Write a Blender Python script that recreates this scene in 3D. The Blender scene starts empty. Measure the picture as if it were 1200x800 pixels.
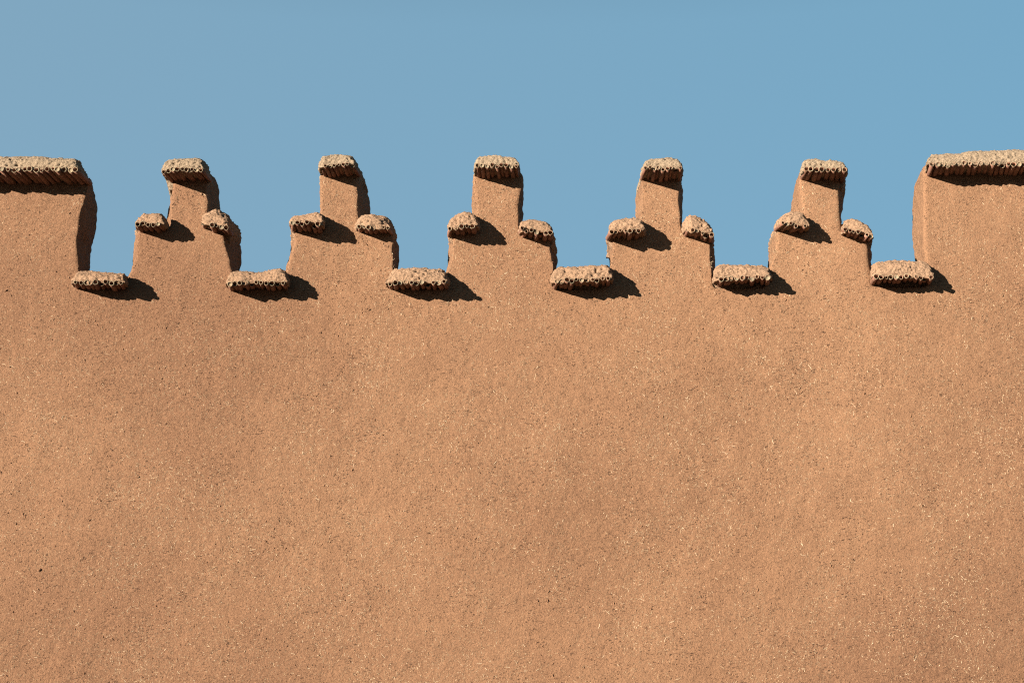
import bpy, math, random
import numpy as np

random.seed(7)
rng = np.random.default_rng(11)
sc = bpy.context.scene
col = sc.collection

# ------------------------------------------------------------------ camera model (metres, wall front on Y = 0)
W, H = 1200.0, 800.0            # measuring frame of the survey
F = 1833.0
PITCH = math.atan(417.0 / F)
DIST = 10.73                    # camera to wall face
EYE = 1.60
CP, SP = math.cos(PITCH), math.sin(PITCH)
T = 0.40                        # wall thickness at the battlements


def at(u, v, Y=0.0):
    """world x, z of a survey point lying on the vertical plane at depth Y"""
    a = (u - W / 2) / F
    b = (H / 2 - v) / F
    t = (DIST + Y) / (CP - b * SP)
    return a * t, EYE + t * (b * CP + SP)


# ------------------------------------------------------------------ noise
def _h(ix, iy, iz, seed):
    n = (ix.astype(np.int64) * 374761393 + iy.astype(np.int64) * 668265263 +
         iz.astype(np.int64) * 2147483647 + seed * 1274126177) & 0xFFFFFFFF
    n = ((n ^ (n >> 13)) * 1274126177) & 0xFFFFFFFF
    n = ((n ^ (n >> 16)) * 2246822519) & 0xFFFFFFFF
    n = n ^ (n >> 15)
    return (n & 0xFFFFFF) / float(0xFFFFFF)


def vnoise(P, f, seed=0):
    Q = P * f
    I = np.floor(Q)
    w = Q - I
    w = w * w * w * (w * (w * 6 - 15) + 10)
    I = I.astype(np.int64)
    out = np.zeros(len(P))
    for dx in (0, 1):
        wx = w[:, 0] if dx else 1 - w[:, 0]
        for dy in (0, 1):
            wy = w[:, 1] if dy else 1 - w[:, 1]
            for dz in (0, 1):
                wz = w[:, 2] if dz else 1 - w[:, 2]
                out += wx * wy * wz * _h(I[:, 0] + dx, I[:, 1] + dy, I[:, 2] + dz, seed)
    return out * 2 - 1


def worley(P, f, seed=0):
    Q = P * f
    I = np.floor(Q).astype(np.int64)
    best = np.full(len(P), 9.0)
    for dx in (-1, 0, 1):
        for dy in (-1, 0, 1):
            for dz in (-1, 0, 1):
                a, b, c = I[:, 0] + dx, I[:, 1] + dy, I[:, 2] + dz
                px = a + _h(a, b, c, seed)
                py = b + _h(a, b, c, seed + 17)
                pz = c + _h(a, b, c, seed + 41)
                d = (px - Q[:, 0]) ** 2 + (py - Q[:, 1]) ** 2 + (pz - Q[:, 2]) ** 2
                np.minimum(best, d, out=best)
    return np.sqrt(best)


# ------------------------------------------------------------------ mesh helpers
def mesh_np(name, V, faces_flat, starts, smooth=True, mat_idx=None):
    me = bpy.data.meshes.new(name)
    me.vertices.add(len(V))
    me.vertices.foreach_set('co', np.ascontiguousarray(V, dtype=np.float32).ravel())
    me.loops.add(len(faces_flat))
    me.loops.foreach_set('vertex_index', np.ascontiguousarray(faces_flat, dtype=np.int32))
    me.polygons.add(len(starts))
    me.polygons.foreach_set('loop_start', np.ascontiguousarray(starts, dtype=np.int32))
    if mat_idx is not None:
        me.polygons.foreach_set('material_index', np.ascontiguousarray(mat_idx, dtype=np.int32))
    me.update(calc_edges=True)
    me.polygons.foreach_set('use_smooth', np.full(len(starts), smooth, dtype=bool))
    me.validate()
    return me


def link(name, me, mats, parent=None):
    o = bpy.data.objects.new(name, me)
    col.objects.link(o)
    for m in (mats if isinstance(mats, (list, tuple)) else [mats]):
        me.materials.append(m)
    if parent is not None:
        o.parent = parent
        o.matrix_parent_inverse = parent.matrix_world.inverted()
    return o


def empty(name, loc, label, cat, group=None):
    o = bpy.data.objects.new(name, None)
    col.objects.link(o)
    o.location = loc
    o.empty_display_size = 0.1
    o['label'] = label
    o['category'] = cat
    if group:
        o['group'] = group
    bpy.context.view_layer.update()
    return o


def voxelise(verts, faces, voxel, smooth_it):
    """closed rough solid -> dense even skin with softened edges; returns V, quads, normals"""
    me = bpy.data.meshes.new('draft')
    me.from_pydata([tuple(v) for v in verts], [], faces)
    me.update()
    o = bpy.data.objects.new('draft', me)
    col.objects.link(o)
    m = o.modifiers.new('r', 'REMESH')
    m.mode = 'VOXEL'
    m.voxel_size = voxel
    if smooth_it:
        s = o.modifiers.new('s', 'SMOOTH')
        s.factor = 0.5
        s.iterations = smooth_it
    dg = bpy.context.evaluated_depsgraph_get()
    ev = o.evaluated_get(dg)
    r = bpy.data.meshes.new_from_object(ev)
    n = len(r.vertices)
    V = np.empty(n * 3, dtype=np.float32); r.vertices.foreach_get('co', V)
    N = np.empty(n * 3, dtype=np.float32); r.vertex_normals.foreach_get('vector', N)
    nl = len(r.loops)
    L = np.empty(nl, dtype=np.int32); r.loops.foreach_get('vertex_index', L)
    S = np.empty(len(r.polygons), dtype=np.int32); r.polygons.foreach_get('loop_start', S)
    bpy.data.objects.remove(o)
    bpy.data.meshes.remove(me)
    bpy.data.meshes.remove(r)
    return V.reshape(-1, 3).astype(np.float64), L, S, N.reshape(-1, 3).astype(np.float64)


# ------------------------------------------------------------------ materials
def nt(name):
    m = bpy.data.materials.new(name)
    m.use_nodes = True
    t = m.node_tree
    b = t.nodes['Principled BSDF']
    b.inputs['Roughness'].default_value = 0.95
    b.inputs['Specular IOR Level'].default_value = 0.15
    return m, t, b


def N_(t, kind, **kw):
    n = t.nodes.new(kind)
    for k, v in kw.items():
        setattr(n, k, v)
    return n


def noise_node(t, vec, scale, detail=4, rough=0.6):
    n = N_(t, 'ShaderNodeTexNoise')
    n.inputs['Scale'].default_value = scale
    n.inputs['Detail'].default_value = detail
    n.inputs['Roughness'].default_value = rough
    t.links.new(vec, n.inputs['Vector'])
    return n.outputs['Fac']


def ramp(t, fac, stops, interp='LINEAR'):
    r = N_(t, 'ShaderNodeValToRGB')
    r.color_ramp.interpolation = interp
    e = r.color_ramp.elements
    while len(e) < len(stops):
        e.new(0.5)
    for el, (p, c) in zip(e, stops):
        el.position = p
        el.color = (c[0], c[1], c[2], 1) if isinstance(c, (tuple, list)) else (c, c, c, 1)
    t.links.new(fac, r.inputs['Fac'])
    return r.outputs['Color']


def mix(t, fac, a, b, mode='MIX'):
    n = N_(t, 'ShaderNodeMix', data_type='RGBA', blend_type=mode)
    for sock, val in ((n.inputs[0], fac), (n.inputs[6], a), (n.inputs[7], b)):
        if hasattr(val, 'links'):
            t.links.new(val, sock)
        elif isinstance(val, (tuple, list)):
            sock.default_value = (val[0], val[1], val[2], 1)
        else:
            sock.default_value = val
    return n.outputs[2]


def bump(t, height, dist, strength=1.0, prev=None):
    n = N_(t, 'ShaderNodeBump')
    n.inputs['Distance'].default_value = dist
    n.inputs['Strength'].default_value = strength
    t.links.new(height, n.inputs['Height'])
    if prev is not None:
        t.links.new(prev, n.inputs['Normal'])
    return n.outputs['Normal']


def mapping(t, vec, scale=(1, 1, 1), rot=(0, 0, 0)):
    n = N_(t, 'ShaderNodeMapping')
    n.inputs['Scale'].default_value = scale
    n.inputs['Rotation'].default_value = rot
    t.links.new(vec, n.inputs['Vector'])
    return n.outputs['Vector']


def clay(name, c_lo, c_hi, chaff=0.5, rough=1.0, pale=(0.33, 0.235, 0.145)):
    m, t, b = nt(name)
    pos = N_(t, 'ShaderNodeNewGeometry').outputs['Position']
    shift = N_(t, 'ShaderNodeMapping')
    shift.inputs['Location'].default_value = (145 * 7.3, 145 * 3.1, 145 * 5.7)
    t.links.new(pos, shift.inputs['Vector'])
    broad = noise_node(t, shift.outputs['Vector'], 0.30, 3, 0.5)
    broad2 = noise_node(t, pos, 1.9, 5, 0.6)
    mid = noise_node(t, pos, 9, 6, 0.65)
    fine = noise_node(t, pos, 75, 4, 0.7)
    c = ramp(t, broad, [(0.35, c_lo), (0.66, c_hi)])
    c = mix(t, ramp(t, broad2, [(0.40, 0.0), (0.75, 0.22)]), c, tuple(x * 0.85 for x in c_lo))
    c = mix(t, ramp(t, mid, [(0.38, 0.0), (0.72, 0.35)]), c, tuple(x * 0.80 for x in c_lo))
    c = mix(t, ramp(t, fine, [(0.45, 0.0), (0.72, 0.55)]), c, tuple(min(1, x * 1.20) for x in c_hi))
    fine2 = noise_node(t, mapping(t, pos, (1, 1, 1), (0.3, 0.6, 0.2)), 130, 3, 0.7)
    c = mix(t, ramp(t, fine2, [(0.55, 0.0), (0.72, 0.45)]), c, tuple(x * 0.60 for x in c_lo))
    # chopped straw in the plaster: short fibres in three directions
    acc = None
    for i, (rot, sx, sz) in enumerate((((0, 0.5, 0), 34, 190), ((0, -0.75, 0), 40, 210), ((0, 1.45, 0), 30, 180))):
        v = mapping(t, pos, (1, 1, 1), rot)
        v = mapping(t, v, (sx, 60, sz))
        f = ramp(t, noise_node(t, v, 1.0, 1.5, 0.5), [(0.64, 0.0), (0.70, 1.0)])
        acc = f if acc is None else mix(t, 1.0, acc, f, 'LIGHTEN')
    patch = ramp(t, noise_node(t, pos, 2.6, 5, 0.65), [(0.42, 0.06), (0.62, 1.0)])
    k = mix(t, 1.0, acc, patch, 'MULTIPLY')
    k = mix(t, 1.0, k, (chaff, chaff, chaff), 'MULTIPLY')
    c = mix(t, k, c, pale)
    # dark grit and painted-in shade of pits, pale grains; sparse, gathered in patches
    patch2 = ramp(t, noise_node(t, mapping(t, pos, (1, 1, 1), (0.2, 0.4, 0.9)), 4.0, 5, 0.7), [(0.38, 0.15), (0.62, 1.0)])
    dark = tuple(x * 0.30 for x in c_lo)
    for sc_, st, rot, thr, tone, seed, gate_ in ((40, (1, 1, 2.3), 0.5, 0.78, dark, 0.0, patch2), (66, (1, 1, 1.7), -0.6, 0.76, dark, 3.3, patch2),
                                                 (28, (1, 1, 3.8), 0.9, 0.86, dark, 5.1, patch2), (70, (1, 1, 1.5), 0.2, 0.92, pale, 7.7, patch)):
        vg = N_(t, 'ShaderNodeTexVoronoi', feature='F1')
        vg.inputs['Scale'].default_value = sc_
        mp = N_(t, 'ShaderNodeMapping')
        mp.inputs['Location'].default_value = (seed, seed, seed)
        mp.inputs['Rotation'].default_value = (0, rot, 0)
        mp.inputs['Scale'].default_value = st
        t.links.new(mix(t, 0.02, pos, noise_node(t, pos, 60, 2)), mp.inputs['Vector'])
        t.links.new(mp.outputs['Vector'], vg.inputs['Vector'])
        sx = N_(t, 'ShaderNodeSeparateColor')
        t.links.new(vg.outputs['Color'], sx.inputs['Color'])
        pick = ramp(t, sx.outputs['Red'], [(thr, 0.0), (thr + 0.01, 1.0)])
        dot = ramp(t, vg.outputs['Distance'], [(0.24, 0.9), (0.38, 0.0)])
        k = mix(t, 1.0, mix(t, 1.0, pick, dot, 'MULTIPLY'), gate_, 'MULTIPLY')
        c = mix(t, k, c, tone)
    t.links.new(c, b.inputs['Base Color'])
    # relief
    n1 = bump(t, noise_node(t, pos, 38, 5, 0.75), 0.0055 * rough)
    n2 = bump(t, noise_node(t, pos, 85, 4, 0.8), 0.0085 * rough, prev=n1)
    vo = N_(t, 'ShaderNodeTexVoronoi', feature='F1')
    vo.inputs['Scale'].default_value = 34
    t.links.new(mix(t, 0.02, pos, noise_node(t, pos, 40, 2)), vo.inputs['Vector'])
    pit = ramp(t, vo.outputs['Distance'], [(0.06, 0.0), (0.20, 1.0)])
    gate = ramp(t, noise_node(t, pos, 13, 3), [(0.52, 1.0), (0.60, 0.0)])
    pit = mix(t, 1.0, pit, gate, 'LIGHTEN')
    n3 = bump(t, pit, 0.008 * rough, prev=n2)
    n4 = bump(t, acc, 0.002, prev=n3)
    t.links.new(n4, b.inputs['Normal'])
    return m


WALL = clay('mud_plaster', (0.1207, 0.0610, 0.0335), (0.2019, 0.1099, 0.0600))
CAP_TOP = clay('weathered_mud', (0.1983, 0.1432, 0.0931), (0.2402, 0.1772, 0.1191), chaff=0.2, rough=1.4, pale=(0.26, 0.21, 0.14))
CAP_LOW = clay('heaped_mud', (0.2037, 0.1232, 0.0744), (0.2526, 0.1578, 0.0978), chaff=0.25, rough=1.3)


def reed_mat(name, a, bcol):
    m, t, b = nt(name)
    b.inputs['Roughness'].default_value = 0.75
    oi = N_(t, 'ShaderNodeObjectInfo')
    pos = N_(t, 'ShaderNodeNewGeometry').outputs['Position']
    c = ramp(t, oi.outputs['Random'], [(0.0, a), (1.0, bcol)])
    n = noise_node(t, mapping(t, pos, (1, 0.12, 1)), 160, 3, 0.6)
    c = mix(t, ramp(t, n, [(0.45, 0.0), (0.7, 0.7)]), c, tuple(x * 0.5 for x in a))
    d = noise_node(t, pos, 22, 3, 0.6)
    c = mix(t, ramp(t, d, [(0.55, 0.0), (0.66, 0.8)]), c, (0.15, 0.09, 0.05))
    t.links.new(c, b.inputs['Base Color'])
    t.links.new(bump(t, n, 0.002), b.inputs['Normal'])
    return m


REED = reed_mat('reed_bark', (0.150, 0.070, 0.046), (0.225, 0.115, 0.078))
REED_END = reed_mat('reed_cut_end', (0.12, 0.095, 0.06), (0.20, 0.16, 0.10))

STRAW, _t, _b = nt('straw_flecks')
_p = N_(_t, 'ShaderNodeNewGeometry')
_t.links.new(ramp(_t, _p.outputs['Random Per Island'], [(0.0, (0.22, 0.14, 0.08)), (0.6, (0.34, 0.245, 0.147)), (1.0, (0.52, 0.41, 0.275))]),
             _b.inputs['Base Color'])

# ------------------------------------------------------------------ the wall: front and back outlines
# rows: (survey height on the face, face edge, far edge)
BL_R = [ (207, 107, 114), (224, 103, 115), (250, 96, 114), (280, 92, 107), (318, 92, 104), (337, 92, 104)]
BR_L = [(337, 1088, 1075), (318, 1087, 1073), (300, 1086, 1072), (260, 1085, 1068), (230, 1085, 1068), (205, 1083, 1070), (197, 1084, 1072), (190, 1088, 1076), (184, 1095, 1083)]
MER = [
    [(337, 152, 150), (318, 156, 149), (305, 161, 156), (285, 163, 157), (268, 163, 160), (266, 203, 197), (245, 201, 194), (225, 204, 197), (204, 206, 200),
     (190, 210, 206), (190, 237, 250), (197, 241, 255), (204, 242, 257), (225, 243, 257), (245, 245, 256), (264, 245, 256), (269, 262, 284), (285, 264, 284), (300, 268, 282), (318, 270, 281), (337, 271, 281)],
    [(337, 336, 330), (318, 338, 334), (300, 340, 337), (282, 343, 342), (268, 343, 342), (266, 376, 375), (245, 376, 375), (230, 376, 374), (204, 376, 376),
     (190, 380, 380), (190, 416, 426), (197, 420, 431), (204, 421, 433), (225, 421, 436), (245, 421, 434), (266, 421, 434), (270, 458, 469), (288, 461, 469), (300, 462, 467), (318, 463, 466), (337, 463, 466)],
    [(337, 524, 519), (318, 525, 522), (300, 527, 525), (280, 528, 526), (270, 528, 526), (268, 556, 554), (245, 556, 554), (220, 555, 553), (203, 556, 554),
     (203, 610, 613), (220, 610, 613), (245, 607, 612), (270, 606, 612), (275, 645, 652), (290, 646, 655), (305, 649, 653), (318, 651, 652), (337, 652, 652)],
    [(337, 714, 709), (318, 715, 711), (295, 716, 711), (280, 716, 709), (275, 716, 709), (273, 749, 742), (245, 749, 742), (215, 752, 742), (205, 752, 744), (197, 753, 746), (192, 757, 750),
     (192, 795, 797), (205, 797, 800), (248, 797, 799), (272, 797, 799), (278, 834, 837), (290, 835, 837), (318, 836, 838), (337, 836, 838)],
    [(337, 903, 898), (318, 903, 898), (300, 905, 898), (280, 908, 897), (270, 909, 898), (268, 940, 927), (240, 940, 926), (215, 939, 928), (206, 940, 930), (197, 941, 933), (191, 946, 939),
     (191, 980, 984), (206, 982, 989), (220, 982, 987), (245, 982, 985), (272, 983, 985), (280, 1014, 1021), (290, 1016, 1019), (305, 1018, 1021), (337, 1020, 1022)],
]
for mm in MER:                      # the plaster flares where a merlon meets the low sill on its left
    v, f, sdg = mm[0]; mm[0] = (337, f - 9, sdg - 8)
    v, f, sdg = mm[1]; mm[1] = (321, f - 4, sdg - 4)
    mm.insert(2, (309, f, sdg)) if mm[2][0] < 306 else None
XE = 6.2
fr, bk = [], []


def put(v, f, s):
    xf, z = at(f, v, 0.0)
    # height of the far edge is the same z; its x comes from the far plane
    a = (s - W / 2) / F
    # solve the ray whose z on the far plane equals z
    k = (z - EYE) / (DIST + T)
    b = (k * CP - SP) / (CP + k * SP)
    t = (DIST + T) / (CP - b * SP)
    fr.append((xf, 0.0, z))
    bk.append((a * t, T, z))


def put_w(x, z):
    fr.append((x, 0.0, z)); bk.append((x, T, z))


put_w(-XE, -0.15)
put_w(-XE, at(0, 207)[1])
for r in BL_R: put(*r)
for mm in MER:
    for r in mm: put(*r)
for r in BR_L: put(*r)
put_w(XE, at(0, 190)[1])
put_w(XE, -0.15)
n = len(fr)
verts = fr + bk
faces = [list(range(n)), list(range(2 * n - 1, n - 1, -1))]
faces += [[(i + 1) % n, i, n + i, n + (i + 1) % n] for i in range(n)]
V, L, S, Nn = voxelise(verts, faces, 0.012, 14)
mz = np.clip((V[:, 2] - 4.38) / 0.12, 0, 1)
V[:, 0] += mz * (0.010 * vnoise(V, 2.7, 81) + 0.009 * vnoise(V, 6.5, 83) + 0.004 * vnoise(V, 14, 85))


def wall_disp(P):
    d = 0.014 * vnoise(P, 1.1, 3) + 0.0045 * vnoise(P, 3.7, 5)
    d += 0.0018 * vnoise(P, 11, 7) + 0.0012 * vnoise(P, 23, 9) + 0.0013 * vnoise(P, 47, 13)
    return d


def edge_rough(P):
    w = np.clip((P[:, 2] - 4.35) / 0.1, 0, 1) * np.clip((P[:, 1] - 0.01) / 0.05, 0, 1)
    return w * (0.006 * (0.55 - worley(P, 30, 4)) + 0.004 * vnoise(P, 33, 21))


V2 = V + Nn * (wall_disp(V) + edge_rough(V))[:, None]
del V

# vertex normals of the whole skin, so that parts join without a seam
Q = L.reshape(-1, 4)
fn = np.cross(V2[Q[:, 2]] - V2[Q[:, 0]], V2[Q[:, 3]] - V2[Q[:, 1]])
VN = np.zeros_like(V2)
for k in range(4):
    for c in range(3):
        VN[:, c] += np.bincount(Q[:, k], weights=fn[:, c], minlength=len(V2))
VN /= np.linalg.norm(VN, axis=1)[:, None] + 1e-12
if np.einsum('ij,ij->i', VN[:2000], Nn[:2000]).mean() < 0:
    VN = -VN

root = empty('mud_wall', (0, 0, 0), 'tall tan mud plaster wall flecked with straw and crowned by stepped merlons', 'wall')
zc = at(600, 339)[1]
cuts = [at((a + b) / 2, 330)[0] for a, b in ((92, 152), (271, 336), (463, 524), (652, 714), (836, 903), (1020, 1087))]
cen = V2[Q].mean(axis=1)
part = np.where(cen[:, 2] < zc, 0, 1 + np.searchsorted(cuts, cen[:, 0]))
for k in range(8):
    q = Q[part == k]
    used, inv = np.unique(q.ravel(), return_inverse=True)
    me = mesh_np('wall_body' if k == 0 else 'merlon', V2[used], inv.astype(np.int32), np.arange(len(q)) * 4)
    me.normals_split_custom_set_from_vertices(VN[used].astype(np.float32))
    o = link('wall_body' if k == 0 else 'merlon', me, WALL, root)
    if k == 1:
        o['label'] = 'broad left merlon running out of the frame'
    if k == 7:
        o['label'] = 'broad right merlon running out of the frame'

# ---- straw flecks and crumbs standing on the face
poly = np.array([(p[0], p[2]) for p in fr])


def inside(x, z, margin=0.0):
    c = np.zeros(len(x), dtype=bool)
    for i in range(len(poly)):
        x1, z1 = poly[i]; x2, z2 = poly[i - 1]
        cond = (z1 > z) != (z2 > z)
        with np.errstate(divide='ignore', invalid='ignore'):
            xi = (x2 - x1) * (z - z1) / (z2 - z1) + x1
        c ^= cond & (x < xi)
    return c


def scatter(num, seed, clump=0.35):
    x = rng.uniform(-XE + 0.1, XE - 0.1, num * 2)
    z = rng.uniform(0.05, 5.35, num * 2)
    P = np.stack([x, np.zeros_like(x), z], 1)
    keep = inside(x, z) & (rng.uniform(0, 1, num * 2) < 0.44 + clump * 1.7 * (vnoise(P, 2.3, seed) + 0.6 * vnoise(P, 6.5, seed + 3)))
    return P[keep][:num]


P = scatter(46000, 31)
n = len(P)
P[:, 1] = -wall_disp(P) - 0.0006
ang = rng.uniform(0, math.pi, n)
ln = 0.0026 + 0.032 * rng.beta(0.8, 7.0, n)
wd = rng.uniform(0.0006, 0.0014, n)
d = np.stack([np.cos(ang), rng.uniform(-0.10, 0.10, n), np.sin(ang)], 1)
p = np.stack([-np.sin(ang), np.zeros(n), np.cos(ang)], 1)
bend = p * (rng.normal(0, 0.22, n) * ln)[:, None]
out = np.array([0, -1, 0])
rows = []
for s, o in ((-1, 0), (0, 1), (1, 0)):
    c = P + d * (ln * s)[:, None] + bend * o
    rows += [c + p * wd[:, None], c - p * wd[:, None], c + out * (wd * 1.1)[:, None]]
SV = np.stack(rows, 1).reshape(-1, 3)
tri = []
for s in (0, 3):
    tri += [[s, s + 2, s + 5, s + 3], [s + 2, s + 1, s + 4, s + 5], [s + 1, s, s + 3, s + 4]]
tri = np.array(tri)
SF = (np.arange(n)[:, None, None] * 9 + tri[None]).reshape(-1, 4)
o = link('straw', mesh_np('straw', SV, SF.ravel(), np.arange(len(SF)) * 4, False), STRAW, root)
o['kind'] = 'stuff'

P = scatter(26000, 77)
n = len(P)
r = 0.0020 + 0.0055 * rng.beta(1.2, 5, n) + 0.0035 * (rng.uniform(0, 1, n) < 0.03)
P[:, 1] = -wall_disp(P)
base = np.array([(1, 0, 0), (.5, 0, .87), (-.5, 0, .87), (-1, 0, 0), (-.5, 0, -.87), (.5, 0, -.87), (0, -1.1, 0)])
jit = rng.uniform(0.6, 1.45, (n, 7, 1))
an = rng.uniform(0, 6.28, n)
st = rng.uniform(1.0, 2.6, n)
B = base[None] * jit
bx, bz = B[:, :, 0] * st[:, None], B[:, :, 2]
B = np.stack([bx * np.cos(an)[:, None] - bz * np.sin(an)[:, None], B[:, :, 1] + 0.25 * (base[None, :, 1] == 0), bx * np.sin(an)[:, None] + bz * np.cos(an)[:, None]], 2)
CV = (P[:, None] + B * r[:, None, None]).reshape(-1, 3)
ct = np.array([[i, (i + 1) % 6, 6] for i in range(6)])
CF = (np.arange(n)[:, None, None] * 7 + ct[None]).reshape(-1, 3)
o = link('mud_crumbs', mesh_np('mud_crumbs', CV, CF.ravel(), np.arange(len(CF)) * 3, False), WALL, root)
o['kind'] = 'stuff'

# ------------------------------------------------------------------ reed copings
GROUP = 'reed and mud copings along the battlements'


def reed_mesh(L0, tip, back, r, hole, plugged):
    """hollow cane from tip (front) to back; an open end with a pale rim"""
    a, b = np.array(tip), np.array(back)
    d = (b - a) / np.linalg.norm(b - a)
    u = np.cross(d, (0, 0, 1)); u /= np.linalg.norm(u)
    w = np.cross(u, d)
    m = 12
    node = random.uniform(0.25, 0.75)
    ring = []
    tilt = random.uniform(-0.35, 0.35)
    for (s, rad, inner) in ((0, r, 0), (node - 0.03, r * 0.98, 0), (node, r * 1.10, 0), (node + 0.03, r, 0), (1, r * 1.03, 0),
                            (0, r * hole, 1), (0.02 if plugged else 0.5, r * hole * 0.92, 1)):
        c = a + (b - a) * s
        R = []
        for i in range(m):
            t = 2 * math.pi * i / m
            q = c + (u * math.cos(t) + w * math.sin(t)) * rad * (1 + 0.06 * math.sin(3 * t + L0 * 40))
            if s == 0:
                q = q + d * (tilt * rad * math.sin(t) + random.uniform(-.1, .1) * rad)
            R.append(q)
        ring.append(R)
    V = np.array([p for R in ring for p in R])
    F_, M_ = [], []
    for k in range(4):
        for i in range(m):
            j = (i + 1) % m
            F_.append([k * m + i, k * m + j, (k + 1) * m + j, (k + 1) * m + i]); M_.append(0)
    for i in range(m):
        j = (i + 1) % m
        F_.append([5 * m + i, 5 * m + j, j, i]); M_.append(1)
        F_.append([5 * m + j, 5 * m + i, 6 * m + i, 6 * m + j]); M_.append(0)
    F_.append([6 * m + i for i in range(m)][::-1]); M_.append(1 if plugged else 0)
    flat = [i for f in F_ for i in f]
    st = np.cumsum([0] + [len(f) for f in F_])[:-1]
    return mesh_np('reed', V, flat, st, True, M_)


def coping(label, tips, back, crest, Lr, count, mat, yc=0.0, tilt=0.02, zr=0.035, ends=(1, 1), lump=1.0, xw=None, dx=0.0, bd=0.04, spill=0.0, spill_r=0.0):
    """tips: (u, v) of the first and last reed mouth; back: far-edge u left/right; crest: list of (u, v)"""
    (ul, vl), (ur, vr) = tips
    xl, zl = at(ul, vl, -Lr); xr, zr_ = at(ur, vr, -Lr)
    if xw is not None:                       # run on past the frame
        if xw < 0:
            zl -= 0.0; xl = xw
        else:
            xr = xw
    spacing = (xr - xl) / max(1, count - 1)
    loc = ((xl + xr) / 2, 0.0, min(zl, zr_) - 0.02)
    th = empty('reed_coping', loc, label, 'coping', GROUP)
    fan = random.uniform(-0.01, 0.01)
    # reeds
    for i in range(count):
        s = i / max(1, count - 1)
        x = xl + (xr - xl) * s + random.uniform(-.13, .13) * spacing
        z = zl + (zr_ - zl) * s + random.uniform(-.008, .008)
        rr = min(0.0190, spacing * 0.49) * random.uniform(0.72, 1.12)
        y0 = -Lr + random.uniform(-0.016, 0.012)
        if random.random() < 0.10:
            y0 += random.uniform(0.03, 0.07)
        z0 = z
        tipp = (x, y0, z0)
        bck = (x + fan + dx + (s - 0.5) * 0.015 + random.uniform(-.010, .010), 0.03, z0 + tilt + random.uniform(-.008, .008))
        me = reed_mesh(i * 0.37, tipp, bck, rr, random.uniform(0.70, 0.84), random.random() < 0.14)
        link('reed', me, [REED, REED_END], th)
    # mud heaped over the reeds
    m = spacing * 0.55
    fxl, fxr = xl - m * 1.1 - spill, xr + m * 1.1 + spill_r
    zb = min(zl, zr_)
    if xw is not None and xw < 0:
        bxl, bxr = xw, at(back[1], 215, T)[0]
    elif xw is not None:
        bxl, bxr = at(back[0], 215, T)[0], xw
    else:
        vb = (vl + vr) / 2 + 15
        bxl, bxr = at(back[0], vb, T)[0], at(back[1], vb, T)[0]
    cx = [at(u, v, yc)[0] for u, v in crest]
    cz = [at(u, v, yc)[1] for u, v in crest]
    width = fxr - fxl
    ns = max(14, int(width / 0.025))
    verts, faces = [], []
    npf = 0
    for k in range(ns + 1):
        s = k / ns
        dl, dr = s * width, (1 - s) * width
        e = 1.0
        R = 0.045 if mat is CAP_TOP else 0.085
        if ends[0] and dl < R: e = min(e, math.sqrt(max(0.0, 1 - (1 - dl / R) ** 2)))
        if ends[1] and dr < R: e = min(e, math.sqrt(max(0.0, 1 - (1 - dr / R) ** 2)))
        xf = fxl + width * s
        zt = zl + (zr_ - zl) * s
        xm = xf + (bxl + (bxr - bxl) * s - xf) * (yc + Lr) / (T + Lr)
        zcr = float(np.interp(xm, cx, cz)) - 0.013
        lip = zt + 0.012 + 0.024 * e
        top = lip + (zcr - lip) * (0.30 + 0.70 * e)
        drip = 0.020 * max(0.0, float(vnoise(np.array([[xf, 0.0, zt]]), 15, 99)[0]) + 0.10)      # mud that ran over the reed mouths
        prof = [(-Lr + 0.024 + 0.02 * (1 - e) - drip, zt + 0.001 - drip), (-Lr + 0.006 + 0.025 * (1 - e) - 0.6 * drip, lip - 0.012)]
        for q in range(1, 8):
            a = q / 7 * math.pi / 2
            y = -Lr + 0.010 + (yc + Lr - 0.010) * (1 - math.cos(a)) ** 0.9
            prof.append((y, lip + (top - lip) * math.sin(a)))
        prof += [(yc + 0.5 * (T - yc), top - 0.3 * bd), (T - 0.05, top - bd), (T + 0.004, top - bd - 0.05), (T - 0.03, zb - 0.04), (0.05, zb - 0.04), (0.02, zt + tilt + 0.002)]
        npf = len(prof)
        for (y, z) in prof:
            tt = (y + Lr) / (T + Lr)
            xb = bxl + (bxr - bxl) * s
            if z < zb - 0.03:                    # the foot of the heap sits inside the wall
                xb += (0.06 if s < 0.5 else -0.06) * abs(2 * s - 1)
            verts.append((xf + (xb - xf) * tt, y, z))
    for k in range(ns):
        for j in range(npf):
            j2 = (j + 1) % npf
            faces.append([k * npf + j, k * npf + j2, (k + 1) * npf + j2, (k + 1) * npf + j])
    faces.append(list(range(npf))[::-1]); faces.append([ns * npf + j for j in range(npf)])
    V, Lp, Sp, Nv = voxelise(verts, faces, 0.0075, 2)
    dsp = (0.007 if mat is CAP_TOP else 0.013) * vnoise(V, 8, 51) + 0.007 * vnoise(V, 18, 55) + lump * (0.008 * (0.50 - worley(V, 31, 61)) + 0.011 * (0.5 - worley(V, 61, 67)) + 0.005 * vnoise(V, 75, 71)) - 0.006
    pit = np.clip(0.42 - worley(V, 27, 91), 0, 0.3) * np.clip(vnoise(V, 11, 93) * 3 + 0.6, 0, 1)
    dsp -= 0.055 * pit * lump
    # keep the underside from swallowing the reed mouths
    under = np.clip(-Nv[:, 2] * 1.5, 0, 1)
    dsp = dsp * (1 - 0.7 * under)
    V = V + Nv * dsp[:, None]
    link('mud_cap', mesh_np('mud_cap', V, Lp, Sp), mat, th)
    return th


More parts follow.
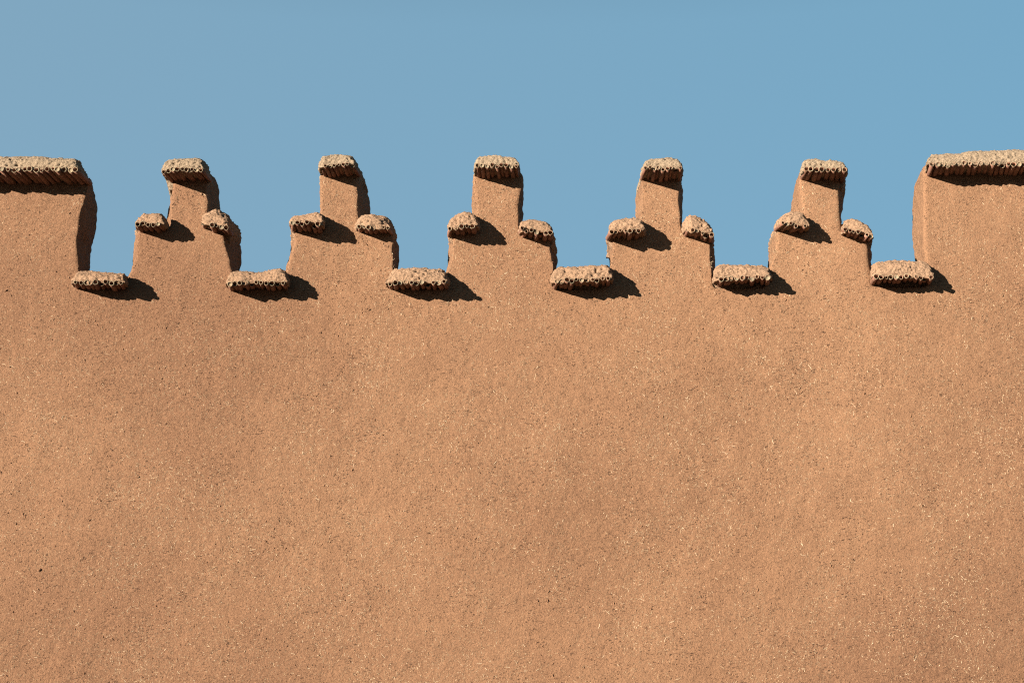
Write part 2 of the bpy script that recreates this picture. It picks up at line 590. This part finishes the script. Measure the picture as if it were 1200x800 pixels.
# crenel copings, between the merlons
nth = ['first', 'second', 'third', 'fourth', 'fifth']
coping('low coping of reeds under mud between broad left merlon and first stepped merlon from left', ((89, 331), (142, 332)), (92, 160), [(95, 318), (125, 319.5), (142, 320), (152, 315)], 0.21, 10, CAP_LOW, 0.03, spill=0.015, spill_r=0.012, dx=-0.03)
coping('low coping of reeds under mud between first and second stepped merlons from left', ((269, 332), (331, 331)), (268, 345), [(275, 317), (300, 320), (325, 315), (336, 317)], 0.21, 11, CAP_LOW, 0.03, spill=0.015, spill_r=0.012, dx=-0.01)
coping('low coping of reeds under mud between second and third stepped merlons from left', ((457, 331), (520, 330)), (455, 530), [(462, 315), (490, 313), (512, 315), (522, 317)], 0.21, 11, CAP_LOW, 0.03, spill=0.015, spill_r=0.012, dx=0)
coping('low coping of reeds under mud between third and fourth stepped merlons from left', ((652, 330), (712, 326.5)), (645, 720), [(655, 313), (680, 313), (700, 310), (712, 307)], 0.21, 11, CAP_LOW, 0.03, spill=0.015, spill_r=0.012, dx=0.015)
coping('low coping of reeds under mud between fourth and fifth stepped merlons from left', ((845, 327), (900, 325)), (832, 908), [(843, 309), (865, 311), (890, 311), (900, 311)], 0.20, 10, CAP_LOW, 0.03, spill=0.03, spill_r=0.012, dx=0.02)
coping('low coping of reeds under mud between fifth stepped merlon and broad right merlon', ((1027, 324), (1091, 324)), (1015, 1085), [(1024, 307), (1045, 306), (1070, 307), (1090, 306)], 0.20, 12, CAP_LOW, 0.03, spill=0.015, spill_r=0.012, dx=0.04)
# shoulder copings
BD = [0.03] * 5
SH_L = [(((161, 262), (185, 263)), (160, 205), [(163, 252), (180, 249), (195, 249)], 0.20, 5),
        (((342, 261), (373, 262)), (341, 385), [(345, 253), (360, 251), (372, 246)], 0.22, 6),
        (((528, 267), (553, 264)), (526, 565), [(530, 255), (545, 250), (556, 248)], 0.20, 5),
        (((717, 271), (749, 270)), (709, 755), [(715, 258), (735, 256), (752, 254)], 0.21, 7),
        (((917, 262), (943, 265)), (898, 945), [(905, 253), (922, 250), (945, 250)], 0.21, 6)]
SH_R = [(((237, 260), (265, 266)), (240, 283), [(243, 248), (255, 244), (268, 249), (280, 252)], 0.19, 6),
        (((421, 265), (455, 267)), (415, 468), [(424, 252), (437, 249), (455, 254), (464, 260)], 0.18, 7),
        (((612, 269), (645, 273)), (605, 653), [(612, 257), (628, 258), (643, 263), (650, 268)], 0.19, 7),
        (((806, 269), (834, 275)), (790, 837), [(803, 250), (815, 252), (828, 258), (836, 268)], 0.18, 6),
        (((991, 270), (1021, 276)), (975, 1021), [(985, 252), (1000, 256), (1012, 260), (1022, 266)], 0.17, 7)]
for i, a in enumerate(SH_L):
    coping(f'short reed and mud coping on the left shoulder of the {nth[i]} stepped merlon from left', a[0], a[1], a[2], a[3], a[4], CAP_LOW, 0.02, bd=BD[i], spill_r=0.02)
BD = [-0.055, 0.0, 0.0, 0.03, 0.03]
for i, a in enumerate(SH_R):
    coping(f'short reed and mud coping on the right shoulder of the {nth[i]} stepped merlon from left', a[0], a[1], a[2], a[3], a[4], CAP_LOW, 0.02, bd=BD[i], dx=(0, 0, 0, 0.015, 0.025)[i])
# top copings
TOPS = [(((191, 200), (236, 199)), (200, 257), [(195, 188), (215, 185), (236, 186), (250, 190)], 0.27, 9, 0.03),
        (((376, 194), (412, 193)), (377, 434), [(376, 185), (395, 183), (412, 184), (425, 189)], 0.26, 8, 0.02),
        (((559, 195), (605, 194)), (555, 613), [(557, 185), (580, 183), (605, 185)], 0.26, 9, 0.01),
        (((757, 197), (797, 197)), (744, 799), [(752, 190), (765, 186), (785, 186), (798, 190)], 0.26, 9, 0.01),
        (((944, 198), (989, 200)), (931, 990), [(935, 191), (945, 187), (970, 187), (988, 191)], 0.23, 8, 0.01)]
for i, a in enumerate(TOPS):
    coping(f'weathered grey coping on the summit of the {nth[i]} stepped merlon from left', a[0], a[1], a[2], a[3], a[4], CAP_TOP, -0.04, a[5], dx=(0, 0, 0, 0, 0.03)[i])
coping('long weathered reed and mud coping on top of the broad left merlon', ((-370, 200), (88, 198)), (0, 113), [(-400, 183), (0, 183.5), (50, 185.5), (90, 187), (104, 190)],
       0.28, 78, CAP_TOP, -0.04, 0.0, ends=(0, 1), xw=-6.1)
coping('long weathered reed and mud coping on top of the broad right merlon', ((1092, 192), (1570, 190)), (1083, 1200), [(1083, 187), (1092, 182), (1120, 179), (1150, 176), (1200, 176), (1600, 177)],
       0.25, 82, CAP_TOP, -0.04, 0.01, ends=(1, 0), xw=6.1, dx=0.055, spill=0.02)

# ------------------------------------------------------------------ ground
gm, t, b = nt('bare_earth')
pos = N_(t, 'ShaderNodeNewGeometry').outputs['Position']
t.links.new(ramp(t, noise_node(t, pos, 1.4, 8, 0.7), [(0.3, (0.040, 0.030, 0.022)), (0.7, (0.075, 0.055, 0.040))]), b.inputs['Base Color'])
t.links.new(bump(t, noise_node(t, pos, 14, 8, 0.7), 0.03), b.inputs['Normal'])
g = []
R = 1500.0
me = bpy.data.meshes.new('ground')
me.from_pydata([(-R, -R, 0), (R, -R, 0), (R, R, 0), (-R, R, 0)], [], [[0, 1, 2, 3]])
o = link('ground', me, gm)
o['kind'] = 'structure'
o['label'] = 'bare brown earth at the foot of the mud wall'

# ------------------------------------------------------------------ light
AZ, EL = math.radians(46), math.radians(11)
sd = bpy.data.lights.new('sun', 'SUN')
sd.energy = 5.0
sd.angle = math.radians(0.45)
sd.color = (1.0, 0.90, 0.77)
so = bpy.data.objects.new('sun', sd)
col.objects.link(so)
from mathutils import Vector
trav = Vector((math.sin(AZ) * math.cos(EL), math.cos(AZ) * math.cos(EL), -math.sin(EL)))
so.rotation_euler = trav.to_track_quat('-Z', 'Y').to_euler()
so.location = (-6, -8, 8)

w = bpy.data.worlds.new('World')
sc.world = w
w.use_nodes = True
wt = w.node_tree
bg = wt.nodes['Background']
sky = wt.nodes.new('ShaderNodeTexSky')
sky.sky_type = 'NISHITA'
sky.sun_disc = False
sky.sun_elevation = EL
sky.sun_rotation = math.atan2(-trav.x, -trav.y)      # compass angle from +Y towards +X
sky.air_density = 1.0
sky.dust_density = 0.3
sky.ozone_density = 1.5
BGS = 0.05
EXPO = 1.95
k = 1.0 / (BGS * 2 ** EXPO)
even_l = (0.222 * k, 0.394 * k, 0.532 * k)
even_r = (0.176 * k, 0.384 * k, 0.550 * k)          # the deep even blue of a very clear, dry evening sky
gz = wt.nodes.new('ShaderNodeTexCoord')
sp = wt.nodes.new('ShaderNodeSeparateXYZ')
wt.links.new(gz.outputs['Generated'], sp.inputs['Vector'])
mr = wt.nodes.new('ShaderNodeMapRange')
mr.inputs['From Min'].default_value = -0.33
mr.inputs['From Max'].default_value = 0.33
wt.links.new(sp.outputs['X'], mr.inputs['Value'])
side = mr.outputs['Result']
lift = ramp(wt, sp.outputs['Z'], [(0.41, 1.0), (0.68, 0.28)])
c = mix(wt, 0.90, sky.outputs['Color'], mix(wt, 1.0, lift, mix(wt, side, even_l, even_r), 'MULTIPLY'))
wt.links.new(c, bg.inputs['Color'])
bg.inputs['Strength'].default_value = BGS

# ------------------------------------------------------------------ camera and view
cd = bpy.data.cameras.new('camera')
cd.sensor_fit = 'HORIZONTAL'
cd.sensor_width = 36
cd.lens = 36 * F / W
cd.clip_end = 5000
co = bpy.data.objects.new('camera', cd)
col.objects.link(co)
co.location = (0, -DIST, EYE)
co.rotation_euler = (math.pi / 2 + PITCH, 0, 0)
sc.camera = co
vs = sc.view_settings
vs.view_transform = 'Standard'
vs.look = 'None'
vs.exposure = EXPO
vs.gamma = 1.0
vs.use_curve_mapping = False

sc.cycles.use_denoising = False
sc.cycles.pixel_filter_type = 'BLACKMAN_HARRIS'
sc.cycles.filter_width = 1.15
